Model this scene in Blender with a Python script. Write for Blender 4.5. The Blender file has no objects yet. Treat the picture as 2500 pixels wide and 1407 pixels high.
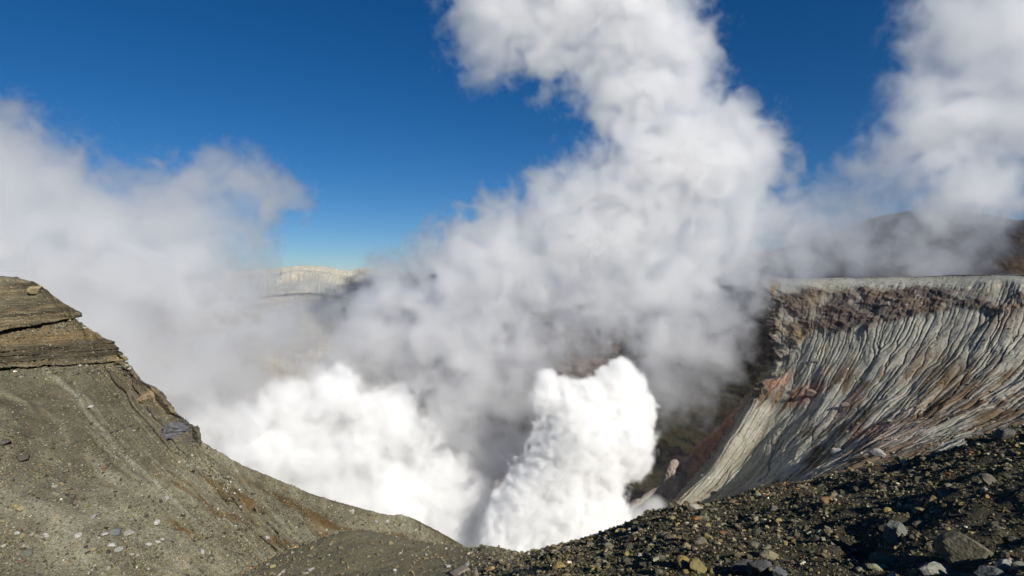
import bpy, math, random
import numpy as np
from mathutils import Vector, Matrix

# ------------------------------------------------------------------ camera, sky, sun, exposure
C = bpy.context.scene.collection
sc = bpy.context.scene
F, CX, HY = 1389.0, 1250.0, 690.0            # focal length, centre column and horizon row of a 2500 x 1407 frame
cam = bpy.data.objects.new('camera', bpy.data.cameras.new('camera'))
C.objects.link(cam)
cam.rotation_euler = (math.radians(90), 0, 0)
cam.data.sensor_width = 36
cam.data.lens = 36 * F / 2500
cam.data.shift_y = -(703.5 - HY) / 2500
cam.data.clip_start = 0.1
cam.data.clip_end = 60000
sc.camera = cam

SUN = Vector((0.47, -0.69, 0.51)).normalized()
world = bpy.data.worlds.new("World")
sc.world = world
world.use_nodes = True
wn = world.node_tree
sky = wn.nodes.new('ShaderNodeTexSky')
sky.sky_type = 'NISHITA'
sky.sun_disc = False
sky.sun_elevation = math.asin(SUN.z)
sky.sun_rotation = math.atan2(SUN.x, SUN.y)
sky.altitude = 1500
sky.air_density = 1.0
sky.dust_density = 0.3
sky.ozone_density = 6.0
bg = wn.nodes['Background']
sat = wn.nodes.new('ShaderNodeHueSaturation')      # deep high-altitude blue, the same all round
sat.inputs['Saturation'].default_value = 1.24
sat.inputs['Hue'].default_value = 0.503
wn.links.new(sky.outputs[0], sat.inputs['Color'])
wn.links.new(sat.outputs[0], bg.inputs[0])
bg.inputs[1].default_value = 0.053

sun = bpy.data.objects.new('sun', bpy.data.lights.new('sun', 'SUN'))
C.objects.link(sun)
sun.data.energy = 5.0
sun.data.angle = math.radians(0.5)
sun.data.color = (1.0, 0.95, 0.87)
sun.rotation_euler = SUN.to_track_quat('Z', 'Y').to_euler()

sc.view_settings.view_transform = 'Standard'
sc.view_settings.look = 'None'
sc.view_settings.gamma = 1
sc.view_settings.use_curve_mapping = False
sc.view_settings.exposure = 0.36

sc.render.engine = 'CYCLES'
cy = sc.cycles
cy.max_bounces = 16
cy.diffuse_bounces = 3
cy.glossy_bounces = 2
cy.volume_bounces = 14
cy.volume_step_rate = 2.0
cy.use_adaptive_sampling = True
cy.adaptive_threshold = 0.03
cy.use_denoising = True

# ------------------------------------------------------------------ helpers
rng = np.random.default_rng(11)
random.seed(5)


def P(px, py, Y):
    return ((px - CX) / F * Y, Y, (HY - py) / F * Y)


_perm = np.random.default_rng(3).permutation(256)
_perm = np.concatenate([_perm, _perm, _perm])
_g = np.random.default_rng(4).normal(size=(256, 3))
_g = (_g / np.linalg.norm(_g, axis=1, keepdims=True)).astype(np.float32)


def pnoise(p):
    """Gradient noise, about -0.8..0.8, at points p (..., 3)."""
    sh = p.shape[:-1]
    p = p.reshape(-1, 3)
    i = np.floor(p).astype(np.int64)
    f = (p - i).astype(np.float32)
    u = f * f * f * (f * (f * 6 - 15) + 10)
    i &= 255
    out = 0
    for dx in (0, 1):
        wx = u[:, 0] if dx else 1 - u[:, 0]
        for dy in (0, 1):
            wy = u[:, 1] if dy else 1 - u[:, 1]
            for dz in (0, 1):
                wz = u[:, 2] if dz else 1 - u[:, 2]
                h = _perm[_perm[_perm[(i[:, 0] + dx) & 255] + ((i[:, 1] + dy) & 255)] + ((i[:, 2] + dz) & 255)]
                g = _g[h]
                out = out + wx * wy * wz * (g[:, 0] * (f[:, 0] - dx) + g[:, 1] * (f[:, 1] - dy) + g[:, 2] * (f[:, 2] - dz))
    return (out * 1.5).reshape(sh)


def fbm(p, octaves=4, rough=0.5, ridge=False):
    a, s, tot = 1.0, 0.0, 0.0
    q = np.array(p, dtype=np.float64)
    for k in range(octaves):
        n = pnoise(q)
        s = s + a * ((1 - 2 * np.abs(n)) if ridge else n)
        tot += a
        a *= rough
        q = q * 2.03 + 17.3
    return s / tot


def sstep(a, b, x):
    t = np.clip((x - a) / (b - a), 0, 1)
    return t * t * (3 - 2 * t)


def spline(pts, n, weights=None):
    """Catmull-Rom along axis 0 of pts to n samples (weights: relative sample count per span)."""
    pts = np.asarray(pts, dtype=np.float64)
    m = len(pts)
    if weights is None:
        t = np.linspace(0, m - 1, n)
    else:
        weights = (list(weights) + [weights[-1]] * m)[:m - 1]
        cum = np.concatenate([[0], np.cumsum(weights)])
        t = np.interp(np.linspace(0, cum[-1], n), cum, np.arange(m))
    i = np.minimum(t.astype(int), m - 2)
    u = (t - i).reshape((-1,) + (1,) * (pts.ndim - 1))
    p1, p2 = pts[i], pts[i + 1]
    p0, p3 = pts[np.maximum(i - 1, 0)], pts[np.minimum(i + 2, m - 1)]
    return 0.5 * (2 * p1 + (p2 - p0) * u + (2 * p0 - 5 * p1 + 4 * p2 - p3) * u ** 2 + (3 * p1 - p0 - 3 * p2 + p3) * u ** 3)


def surface(ctrl, nr, nc, wr=None, wc=None):
    """Bicubic surface through ctrl[row][column] = world point."""
    a = spline(np.asarray(ctrl), nr, wr)
    return np.ascontiguousarray(spline(a.transpose(1, 0, 2), nc, wc).transpose(1, 0, 2))


def normals(V):
    du = np.gradient(V, axis=1)
    dv = np.gradient(V, axis=0)
    n = np.cross(du, dv)
    n /= np.linalg.norm(n, axis=2, keepdims=True) + 1e-12
    flip = n[..., 2].mean() < 0
    return -n if flip else n


def pix(V):
    y = np.maximum(V[..., 1], 0.01)
    return CX + F * V[..., 0] / y, HY - F * V[..., 2] / y


def set_color(me, col, name='tint'):
    a = me.attributes.new(name, 'FLOAT_COLOR', 'POINT')
    col = np.asarray(col, dtype=np.float32).reshape(-1, 3)
    a.data.foreach_set('color', np.concatenate([col, np.ones((len(col), 1), np.float32)], 1).ravel())


def raw_mesh(name, verts, faces, k, mat, col=None, smooth=True):
    me = bpy.data.meshes.new(name)
    verts = np.asarray(verts, dtype=np.float32).reshape(-1, 3)
    faces = np.asarray(faces, dtype=np.int32).reshape(-1, k)
    me.vertices.add(len(verts))
    me.vertices.foreach_set('co', verts.ravel())
    me.loops.add(faces.size)
    me.loops.foreach_set('vertex_index', faces.ravel())
    me.polygons.add(len(faces))
    me.polygons.foreach_set('loop_start', np.arange(0, faces.size, k, dtype=np.int32))
    me.polygons.foreach_set('loop_total', np.full(len(faces), k, dtype=np.int32))
    me.polygons.foreach_set('use_smooth', np.full(len(faces), smooth))
    me.update(calc_edges=True)
    if col is not None:
        set_color(me, col)
    me.materials.append(mat)
    return me


def grid_object(name, V, mat, col, parent=None, **props):
    nr, nc = V.shape[:2]
    i = np.arange(nr * nc).reshape(nr, nc)
    q = np.stack([i[:-1, :-1], i[:-1, 1:], i[1:, 1:], i[1:, :-1]], -1)
    me = raw_mesh(name, V, q, 4, mat, col)
    return link(name, me, parent, **props)


def link(name, me, parent=None, **props):
    o = bpy.data.objects.new(name, me)
    C.objects.link(o)
    if parent is not None:
        o.parent = parent
    for k, v in props.items():
        o[k] = v
    return o


def mixc(a, b, t):
    t = np.asarray(t)[..., None]
    return np.asarray(a) * (1 - t) + np.asarray(b) * t


# ------------------------------------------------------------------ materials
class Nodes:
    def __init__(self, tree):
        self.t = tree

    def n(self, typ, **kw):
        x = self.t.nodes.new(typ)
        for k, v in kw.items():
            setattr(x, k, v)
        return x

    def put(self, sock, v):
        if v is None:
            return
        if isinstance(v, bpy.types.NodeSocket):
            self.t.links.new(v, sock)
        else:
            sock.default_value = v

    def m(self, op, a, b=None, c=None, clamp=False):
        x = self.n('ShaderNodeMath', operation=op, use_clamp=clamp)
        for s, v in zip(x.inputs, (a, b, c)):
            self.put(s, v)
        return x.outputs[0]

    def vm(self, op, a, b=None):
        x = self.n('ShaderNodeVectorMath', operation=op)
        self.put(x.inputs[0], a)
        self.put(x.inputs[1], b)
        return x.outputs[0]

    def noise(self, vec, scale, detail=4, rough=0.55, dist=0.0):
        x = self.n('ShaderNodeTexNoise')
        self.put(x.inputs['Vector'], vec)
        self.put(x.inputs['Scale'], scale)
        x.inputs['Detail'].default_value = detail
        x.inputs['Roughness'].default_value = rough
        x.inputs['Distortion'].default_value = dist
        return x.outputs[0]

    def ramp(self, v, a, b, lo=0.0, hi=1.0):
        x = self.n('ShaderNodeMapRange', interpolation_type='SMOOTHSTEP')
        self.put(x.inputs[0], v)
        for k, q in zip((1, 2, 3, 4), (a, b, lo, hi)):
            x.inputs[k].default_value = q
        return x.outputs[0]

    def mix(self, f, a, b, mode='MIX'):
        x = self.n('ShaderNodeMix', data_type='RGBA', blend_type=mode)
        self.put(x.inputs[0], f)
        for s, v in ((x.inputs[6], a), (x.inputs[7], b)):
            self.put(s, (*v, 1) if isinstance(v, tuple) and len(v) == 3 else v)
        return x.outputs[2]


def earth(name, grain, speck=0.0, contrast=0.5, bump=0.3, bump_dist=0.05, warm=(0.55, 0.4, 0.25), source='GEOMETRY'):
    """Ash, rock or soil: the mesh's own tint, broken up by grain (cells per metre), pale and dark specks and a fine relief."""
    mat = bpy.data.materials.new(name)
    mat.use_nodes = True
    t = Nodes(mat.node_tree)
    b = mat.node_tree.nodes['Principled BSDF']
    pos = t.n('ShaderNodeNewGeometry').outputs['Position']
    at = t.n('ShaderNodeAttribute', attribute_name='tint', attribute_type=source).outputs['Color']
    n1 = t.noise(pos, grain, 5, 0.65)
    n2 = t.noise(pos, grain * 0.13, 5, 0.6)
    v = t.m('ADD', t.m('MULTIPLY', t.m('SUBTRACT', n1, 0.5), contrast * 2.2), t.m('MULTIPLY', t.m('SUBTRACT', n2, 0.5), contrast * 1.6))
    gain = t.m('ADD', 1.0, v)
    col = t.mix(1.0, at, t.n('ShaderNodeCombineXYZ').outputs[0], 'MULTIPLY')
    comb = col.node.inputs[7].links[0].from_node
    for s in comb.inputs:
        t.put(s, gain)
    n3 = t.noise(pos, grain * 0.31, 3, 0.5)
    col = t.mix(t.ramp(n3, 0.52, 0.72, 0, 0.35), col, t.mix(1.0, col, (warm[0] * 2, warm[1] * 2, warm[2] * 2), 'MULTIPLY'))
    h = n1
    if speck > 0:
        vo = t.n('ShaderNodeTexVoronoi', feature='F1')
        t.put(vo.inputs['Vector'], pos)
        vo.inputs['Scale'].default_value = grain * 0.9
        sep = t.n('ShaderNodeSeparateColor')
        t.put(sep.inputs[0], vo.outputs['Color'])
        inside = t.ramp(vo.outputs['Distance'], 0.25, 0.42, 1, 0)
        pale = t.m('MULTIPLY', t.m('GREATER_THAN', sep.outputs[0], 0.93), inside)
        dark = t.m('MULTIPLY', t.m('LESS_THAN', sep.outputs[0], 0.16), inside)
        col = t.mix(t.m('MULTIPLY', pale, speck), col, (0.42, 0.40, 0.33))
        col = t.mix(t.m('MULTIPLY', dark, speck), col, (0.05, 0.055, 0.055))
        h = t.m('MULTIPLY_ADD', t.m('MULTIPLY', inside, t.m('GREATER_THAN', sep.outputs[1], 0.4)), 0.6, n1)
    bp = t.n('ShaderNodeBump')
    bp.inputs['Strength'].default_value = bump
    bp.inputs['Distance'].default_value = bump_dist
    t.put(bp.inputs['Height'], h)
    t.put(b.inputs['Normal'], bp.outputs[0])
    t.put(b.inputs['Base Color'], col)
    b.inputs['Roughness'].default_value = 0.95
    b.inputs['Specular IOR Level'].default_value = 0.12
    return mat


M_ASH = earth('olive_ash', 8.0, 0.6, 0.85, 0.7, 0.07)
M_SCREE = earth('dark_scree', 28.0, 0.6, 0.6, 0.7, 0.03)
M_WALL = earth('grey_ash_wall', 0.55, 0.5, 0.38, 0.5, 0.5, (0.55, 0.45, 0.35))
M_INNER = earth('inner_rock', 0.30, 0.0, 0.5, 0.8, 1.2)
M_FAR = earth('far_rock', 0.16, 0.0, 0.30, 0.6, 1.5, (0.52, 0.47, 0.4))
M_MOUNT = earth('mountain_rock', 0.10, 0.0, 0.7, 0.8, 3.0)
M_STONE = earth('stone', 22.0, 0.0, 0.55, 0.8, 0.03)
M_GRAVEL = earth('gravel_stone', 22.0, 0.0, 0.4, 0.0, 0.02, source='INSTANCER')

# ------------------------------------------------------------------ ground to the horizon
a = np.linspace(0, 2 * math.pi, 49)[:-1]
rad = np.array([0, 700, 1500, 4000, 12000, 40000.0])
V = np.stack([np.stack([r * np.cos(a), 200 + r * np.sin(a), np.full_like(a, -215.0)], -1) for r in rad])
V = np.concatenate([V, V[:, :1]], 1)
V[1:, :, 2] += 25 * fbm(V[1:] / 900.0, 3) - 20
grid_object('ground', V, M_MOUNT, np.broadcast_to([0.10, 0.09, 0.07], V.shape), kind='structure')

# ------------------------------------------------------------------ near scree and gravel mound (the rim one stands on)
crest = [(330, 1540, 23, 20), (480, 1470, 22.5, 19), (620, 1385, 22, 18.5), (760, 1324, 21.5, 18), (860, 1297, 21, 17), (960, 1310, 20.5, 16.3),
         (1060, 1327, 20, 15.5), (1135, 1337, 19.5, 14.5), (1190, 1333, 19, 13.5), (1240, 1343, 18.6, 12), (1290, 1353, 18.2, 10.5), (1400, 1330, 17.4, 8.3),
         (1500, 1300, 16.8, 7.8), (1640, 1248, 16.2, 7.2), (1850, 1208, 15, 6.5), (2100, 1149, 14, 5.7), (2300, 1102, 13, 5.1), (2440, 1064, 12.3, 4.7),
         (2520, 1048, 12, 4.5), (2750, 990, 11.2, 4.1), (3150, 930, 10.2, 3.6), (3900, 850, 9, 3.0), (5200, 760, 8, 2.4)]
rows = [[] for _ in range(11)]
for px, py, Y, Yb in crest:
    c = np.array(P(px, py, Y))
    d = c / np.linalg.norm(c[:2]) * np.array([1, 1, 0])
    bt = np.array(P(px, 1407, Yb))
    xn = (px - CX) / F
    rows[0].append(c + d * 34 + (-9, 0, -40))
    rows[1].append(c + d * 5.5 + (-2, 0, -5.5))
    rows[2].append(c + d * 1.8 + (-.5, 0, -1.25))
    rows[3].append(c)
    rows[4].append(c * .68 + bt * .32 + (0, 0, .05))
    rows[5].append(c * .34 + bt * .66 + (0, 0, .04))
    rows[6].append(bt)
    near = np.array((xn * 4.2, 1.6, -1.75 + .12 * xn * 4.2 - .5 * max(0, -xn * 2)))
    rows[7].append(bt * .86 + near * .14 + (0, 0, -.03))
    rows[8].append(bt * .5 + near * .5 + (0, 0, -.05))
    rows[9].append(near)
    rows[10].append(np.array((xn * 9, -9, -1.5 + .12 * xn * 9)))
A = surface(rows, 380, 640, [3, 3, 4, 10, 10, 9, 2, 2, 1, 1])
AX, AY = pix(A)
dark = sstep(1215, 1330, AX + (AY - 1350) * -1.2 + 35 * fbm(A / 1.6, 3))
nA = normals(A)
lump = fbm(A / np.array([2.6, 1.3, 2.0]), 4, 0.55)
fine = fbm(A / 0.33, 4, 0.6)
A = A + nA * (lump * (0.10 + 0.19 * dark) + fine * (0.02 + 0.045 * dark))[..., None]
# hollow beside the pointed boulder
for (hx, hy, hr, hd) in ((2118, 1318, 62, 0.16), (2010, 1190, 40, .14), (2240, 1262, 60, .1), (1800, 1270, 60, .1), (2330, 1375, 80, .12), (2080, 1190, 45, .15)):
    w = np.exp(-(((AX - hx) / hr) ** 2 + ((AY - hy) / (hr * .5)) ** 2) * 1.3)
    A[..., 2] -= hd * w
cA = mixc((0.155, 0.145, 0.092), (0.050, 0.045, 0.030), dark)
cA = mixc(cA, (0.17, 0.14, 0.075), 0.5 * sstep(.1, .5, fbm(A / 1.1 + 40, 4)) * (1 - .5 * dark))
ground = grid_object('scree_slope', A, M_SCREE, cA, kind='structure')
nA = normals(A)

# ------------------------------------------------------------------ olive ash slope with the layered cliff, left
N_B = np.array([0.45, -0.2, 0.87])
ridge = [(-1350, 260), (-1050, 340), (-800, 430), (-420, 560), (-180, 640), (-60, 664), (0, 674), (45, 678), (80, 690), (105, 712), (140, 742), (176, 768), (190, 790), (232, 820),
         (266, 846), (276, 870), (286, 895), (310, 920), (345, 940), (385, 985), (420, 1022), (450, 1042), (480, 1083), (580, 1138), (700, 1190), (820, 1229), (930, 1260),
         (990, 1266), (1030, 1284), (1080, 1311), (1130, 1340), (1200, 1385), (1300, 1430)]
srow = [0, .05, .12, .2, .3, .42, .55, .7, .85, 1]
rows = [[] for _ in range(len(srow) + 2)]


def planeB(px, py):
    d = np.array([(px - CX) / F, 1, (HY - py) / F])
    w = 1.0 + .05 * math.sin(px / 210 + py / 400) + .03 * math.sin(px / 90 - py / 170)
    return d * (-25.2 * w / (N_B @ d))


for px, py in ridge:
    r = planeB(px, py)
    d = r / np.linalg.norm(r)
    rows[0].append(r + d * 9 + (-3, 0, -24))
    rows[1].append(r + d * 2.5 + (-.8, 0, -4.5))
    shift = np.interp(px, [-1300, 0, 300, 600, 1000, 1300], [1050, 950, 800, 560, 200, 30])
    for k, s in enumerate(srow):
        rows[k + 2].append(planeB(px + shift * s * (0.6 + .4 * s), py + s * (1640 - py)))
nB_r, nB_c = 480, 620
B = surface(rows, nB_r, nB_c, [2, 3, 5, 6, 6, 6, 6, 6, 5, 5, 4], [1, 2, 2, 3, 3, 3, 3, 3, 3, 3, 4, 4, 3, 4, 4, 3, 3, 3, 4, 4, 4, 4, 4, 5, 5, 5, 5, 4, 4, 4, 4, 3, 2])[:, :]
BX, BY = pix(B)
front = np.zeros((nB_r, 1)); front[int(nB_r * 5.0 / 54):] = 1
# how far down its fall line each row is, and the column's place on the ridge
nn = normals(B)
down = np.linspace(0, 1, nB_r)[:, None] + 0 * BX
colf = np.linspace(0, 1, nB_c)[None, :] + 0 * BX
# rills: noise stretched along the fall line
q = np.stack([colf * 62 + 1.2 * fbm(B / 8.0, 3), down * 5.0, 0 * BX + 3.1], -1)
rill = fbm(q, 5, 0.6, ridge=True)
flow = fbm(np.stack([colf * 34 + 1.0 * fbm(B / 8.0 + 5, 3), down * 2.2, 0 * BX + 9.1], -1), 5, 0.6)
rill_amt = (0.35 + 0.65 * sstep(.35, .75, 0.5 + fbm(B / 11.0 + 9, 3)))
B = B + nn * (-0.12 * sstep(.28, .6, rill) * rill_amt + .07 * flow + 0.22 * fbm(B / 4.5, 4) + 0.035 * fbm(B / 0.6, 3, .6))[..., None]
# two layered bands of the cliff: a slab with an overhang, and thin beds under it
wav = 6 * fbm(np.stack([BX / 60, BY / 400, 0 * BX], -1), 3)
q1 = BY + 0.17 * BX + wav
q2 = BY + 0.06 * BX + wav
drk = lambda c, w: np.exp(-((q2 - c) / w) ** 2)
inb = (1 - sstep(200, 235, BX))
rag = 1 + .35 * fbm(B / 1.2, 4, .6)
slab = (sstep(700, 792, q1) * 0.9 - (sstep(804, 809, q1)) * 1.35 + sstep(809, 840, q1) * 0.45) * (1 - sstep(186, 200, BX))
beds = sstep(838, 852, q2) * 0.75 - sstep(896, 901, q2) * 0.9 + sstep(901, 925, q2) * 0.15
teeth = 0.13 * np.sign(np.sin(q2 / 2.4 + 2 * fbm(B / np.array([6., 6, .5]), 3))) * sstep(846, 852, q2) * (1 - sstep(892, 900, q2))
crack = fbm(np.stack([BX / 13, BY / 60, 0 * BX + 5], -1), 4, .6, ridge=True)
teeth -= 0.22 * sstep(.35, .7, crack) * sstep(770, 790, q1) * (1 - sstep(896, 905, q2))
teeth += 0.10 * fbm(B / .5, 3, .6) * sstep(700, 720, q1) * (1 - sstep(900, 915, q2))
teeth += 0.22 * fbm(np.stack([BX / 50, q2 / 3.0, 0 * BX], -1), 3) * sstep(700, 720, q1) * (1 - sstep(896, 905, q2))
inb2 = 1 - sstep(292, 310, BX)
outw = np.array([0.86, -0.5, 0.0])
B = B + outw * ((slab * inb + (beds + teeth) * inb2) * rag * front)[..., None]
# knob and outcrops on the edge
for (kx, ky, kr, kh) in ((352, 962, 26, .55), (418, 1040, 34, .45), (300, 905, 22, .35)):
    w = np.exp(-(((BX - kx) / kr) ** 2 + ((BY - ky) / (kr * .8)) ** 2) * 1.4) * front
    B = B + outw * (w * kh * (1 + .5 * fbm(B / .7, 4, .6)))[..., None]
rY = np.interp(BX, [p_[0] for p_ in ridge], [p_[1] for p_ in ridge])
crag = sstep(280, 300, BX) * sstep(500, 460, BX) * sstep(62, 22, BY - rY + 14 * fbm(B / 3.0, 3))
B = B + outw * (front * crag * (.35 + .55 * fbm(B / np.array([2.2, 2.2, 1.1]), 5, .62, ridge=True)))[..., None]
# hollows lower on the slope
for (kx, ky, rx, ry, kh) in ((590, 1225, 70, 22, .35), (800, 1300, 45, 22, .35), (450, 1290, 60, 14, .2)):
    w = np.exp(-(((BX - kx) / rx) ** 2 + ((BY - ky - .35 * (BX - kx)) / ry) ** 2) * 1.4) * front
    B = B - nn * (w * kh)[..., None]
# colours of ash, beds and rust stains
cB = mixc((0.142, 0.134, 0.090), (0.186, 0.178, 0.124), sstep(-.1, .35, fbm(B / 5.0 + 3, 4)))
cB = mixc(cB, (0.215, 0.205, 0.155), .75 * sstep(.05, .5, flow))
cB = mixc(cB, (0.088, 0.080, 0.047), .7 * sstep(-.05, -.45, flow))
cB = mixc(cB, (0.070, 0.062, 0.042), .7 * sstep(.35, .62, rill) * rill_amt)
strat = (1 - sstep(890, 915, q2)) * inb2
bed = fbm(np.stack([BX / 160, q2 / 6.0, 0 * BX + 7], -1), 5, .75)
cst = mixc((0.145, 0.115, 0.066), (0.050, 0.044, 0.031), sstep(-.2, .2, bed))
cst = mixc(cst, (0.21, 0.155, 0.075), sstep(.3, .6, fbm(np.stack([BX / 90, q2 / 12.0, 0 * BX], -1), 3)) * .8)
cst = mixc(cst, (0.115, 0.103, 0.066), .75 * sstep(765, 740, q1) * sstep(715, 735, q1))
cst = mixc(cst, (0.125, 0.115, 0.078), .8 * sstep(700, 690, q1))
cst = mixc(cst, (0.165, 0.12, 0.062), .7 * sstep(806, 815, q1) * sstep(846, 838, q2))
cst = mixc(cst, (0.052, 0.044, 0.03), .75 * sstep(845, 853, q2) * sstep(888, 878, q2))
cst = cst * (1 + .55 * np.tanh(3 * fbm(np.stack([BX / 120, q2 / 2.6, 0 * BX + 3], -1), 3, .7)))[..., None]
cst = mixc(cst, (0.27, 0.20, 0.10), .8 * sstep(884, 889, q2) * sstep(230, 260, BX))
cB = mixc(cB, cst, strat)
stain = lambda cx, cy, rx, ry, k: np.exp(-(((BX - cx) / rx) ** 2 + ((BY - cy - k * (BX - cx)) / ry) ** 2)) * (0.75 + 1.3 * fbm(q * np.array([.8, 3, 1]), 4))
st = sum(stain(*s) for s in ((455, 1200, 60, 8, .62), (590, 1222, 65, 20, .38), (550, 1195, 60, 9, .5), (690, 1215, 95, 8, .42), (760, 1255, 60, 9, .42), (830, 1285, 80, 6, .36), (805, 1300, 42, 15, .5), (700, 1328, 75, 9, .22), (960, 1305, 40, 9, .1), (430, 1165, 60, 5, .62),
                             (450, 1290, 40, 8, .4), (1090, 1308, 50, 7, .6), (560, 1260, 60, 10, .3), (330, 940, 30, 12, .8), (350, 965, 30, 14, .8)))
cB = mixc(cB, (0.085, 0.052, 0.02), np.clip(st * 1.25, 0, .92))
cB = mixc(cB, mixc((0.15, 0.118, 0.07), (0.075, 0.066, 0.05), sstep(-.25, .25, fbm(B / np.array([2., 2., .5]), 4, .6))), .85 * crag)
rockm = sum(np.exp(-(((BX - x) / rx) ** 2 + ((BY - y) / ry) ** 2) * 1.6) for x, y, rx, ry in ((422, 1040, 38, 26), (455, 1072, 22, 18)))
cB = mixc(cB, (0.075, 0.074, 0.07), np.clip(rockm * 1.3, 0, .9))
slopeB = grid_object('ash_slope', B, M_ASH, cB, kind='structure')
nB = normals(B)
BX, BY = pix(B)


# ------------------------------------------------------------------ right crater wall, cut by gullies
def erode(h, steps, k, seed):
    """Rills cut by running water: each cell drains to its lowest neighbour, the gathered flow wears the bed."""
    r = np.random.default_rng(seed)
    nr, nc = h.shape
    idx = np.arange(nr * nc).reshape(nr, nc)
    acc = np.ones(nr * nc)
    offs = [(1, 0, 1.0), (1, -1, 1.414), (1, 1, 1.414), (0, 1, 1.0), (0, -1, 1.0)]
    for s in range(steps):
        best = np.full((nr, nc), 1e-6)
        rec = idx.copy()
        for dr, dc, L in offs:
            hs = np.full_like(h, 1e9)
            ri = np.full_like(idx, -1)
            a0, a1 = max(0, -dr), nr - max(0, dr)
            b0, b1 = max(0, -dc), nc - max(0, dc)
            hs[a0:a1, b0:b1] = h[a0 + dr:a1 + dr, b0 + dc:b1 + dc]
            ri[a0:a1, b0:b1] = idx[a0 + dr:a1 + dr, b0 + dc:b1 + dc]
            sl = (h - hs) / L * (1 + .07 * r.random((nr, nc)))
            m = sl > best
            best[m] = sl[m]
            rec[m] = ri[m]
        rf = rec.ravel()
        moving = rf != idx.ravel()
        for _ in range(70 if s else 300):
            acc = 1 + np.bincount(rf[moving], weights=acc[moving], minlength=nr * nc)
        A2 = acc.reshape(nr, nc)
        cut = k * np.clip(A2 - 26, 0, 700) ** 0.5 * best
        low = h.ravel()[rf].reshape(nr, nc)
        h = np.maximum(h - cut, low + 0.01 * (h - low))
        lap = (np.roll(h, 1, 0) + np.roll(h, -1, 0) + np.roll(h, 1, 1) + np.roll(h, -1, 1) - 4 * h)
        lap[0] = lap[-1] = 0
        lap[:, 0] = lap[:, -1] = 0
        h = h + 0.02 * lap
    return h, A2


wall_c = [
    [(1640, 696, 505), (1680, 800, 500), (1735, 930, 530), (1735, 1075, 545), (1640, 1230, 530), (1550, 1340, 510)],
    [(1765, 693, 446), (1795, 800, 440), (1836, 920, 452), (1815, 1040, 478), (1720, 1205, 470), (1600, 1320, 450)],
    [(1870, 692, 408), (1882, 800, 394), (1884, 905, 372), (1814, 998, 345), (1718, 1150, 318), (1590, 1286, 300)],
    [(1990, 692, 387), (1977, 800, 371), (1950, 900, 350), (1890, 1010, 328), (1785, 1160, 298), (1665, 1288, 280)],
    [(2130, 690, 364), (2090, 800, 345), (2040, 910, 322), (1965, 1025, 300), (1870, 1150, 275), (1750, 1270, 258)],
    [(2280, 686, 341), (2225, 800, 320), (2160, 910, 298), (2070, 1025, 275), (1960, 1140, 252), (1830, 1250, 238)],
    [(2420, 681, 318), (2370, 800, 296), (2300, 905, 274), (2190, 1010, 252), (2050, 1110, 232), (1890, 1210, 218)],
    [(2540, 684, 300), (2500, 800, 276), (2430, 900, 255), (2300, 1000, 236), (2130, 1090, 217), (1950, 1190, 204)],
    [(2680, 690, 283), (2650, 800, 258), (2590, 890, 240), (2480, 970, 222), (2310, 1060, 204), (2100, 1160, 192)],
    [(2850, 700, 268), (2830, 800, 242), (2770, 880, 225), (2670, 950, 210), (2510, 1030, 194), (2280, 1130, 182)],
    [(3080, 715, 254), (3060, 800, 228), (3000, 870, 212), (2900, 940, 198), (2740, 1020, 184), (2480, 1110, 173)],
]
rows = [[] for _ in range(9)]
for col in wall_c:
    r = np.array(P(*col[0]))
    d = r / np.linalg.norm(r)
    rows[0].append(r + d * 70 + (0, 0, -34))
    rows[1].append(r + d * 9 + (0, 0, -1.6))
    for k in range(6):
        rows[k + 2].append(np.array(P(*col[k])))
    lo_, hi_ = np.array(P(*col[5])), np.array(P(*col[4]))
    rows[8].append(lo_ + (lo_ - hi_) * .9 + (0, 0, -14))
nr, nc = 430, 640
back = 24
W = surface(rows, nr, nc, [1.0, .8, 7, 7, 8, 9, 9, 3], [4, 5, 6, 7, 7, 7, 7, 6, 5, 4])
WX, WY = pix(W)
v = np.linspace(0, 1, nr)[:, None] + 0 * WX
u = np.linspace(0, 1, nc)[None, :] + 0 * WX
big = fbm(W / 55.0 + 5, 3) * 3.0 + fbm(W / 17.0, 3) * 1.6
h0 = -0.33 * np.arange(nr)[:, None] + 0 * WX + big * .8 + rng.normal(size=WX.shape) * .05 + fbm(np.stack([u * 46, v * 5, 0 * u], -1), 5) * 0.8


def along(X, Y_, poly, width):
    """1 on the polyline (pixels of the photograph), falling to 0 over width."""
    best = np.full(X.shape, 1e9)
    for (x0, y0), (x1, y1) in zip(poly[:-1], poly[1:]):
        dx, dy = x1 - x0, y1 - y0
        t = np.clip(((X - x0) * dx + (Y_ - y0) * dy) / (dx * dx + dy * dy), 0, 1)
        best = np.minimum(best, np.hypot(X - x0 - t * dx, Y_ - y0 - t * dy))
    return np.exp(-(best / width) ** 2)


for poly, wd, dp in (([(1960, 830), (1938, 930), (1930, 975), (1940, 1010), (1900, 1060), (1882, 1110), (1868, 1180), (1830, 1230)], 13, 3.2),
                     ([(2160, 840), (2085, 930), (2040, 1010), (1985, 1080), (1900, 1170)], 9, 1.8),
                     ([(2345, 900), (2250, 1000), (2130, 1075), (2030, 1140), (1960, 1190)], 10, 2.2),
                     ([(2365, 850), (2360, 905), (2330, 960), (2240, 1010)], 8, 1.8),
                     ([(2480, 1000), (2330, 1060), (2220, 1120), (2100, 1180)], 10, 1.6)):
    h0 -= dp * along(WX, WY, poly, wd)
h, acc = erode(h0, 34, 0.045, 2)
smooth0 = -0.33 * np.arange(nr)[:, None]
rel = h - smooth0
cell = 0.62
gully = np.log1p(acc)
nW = normals(W)
vis = sstep(0.035, 0.07, v)
band_n = fbm(np.stack([u * 16, v * 9, 0 * u + 2], -1), 4, .6)
top = 0.045
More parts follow.
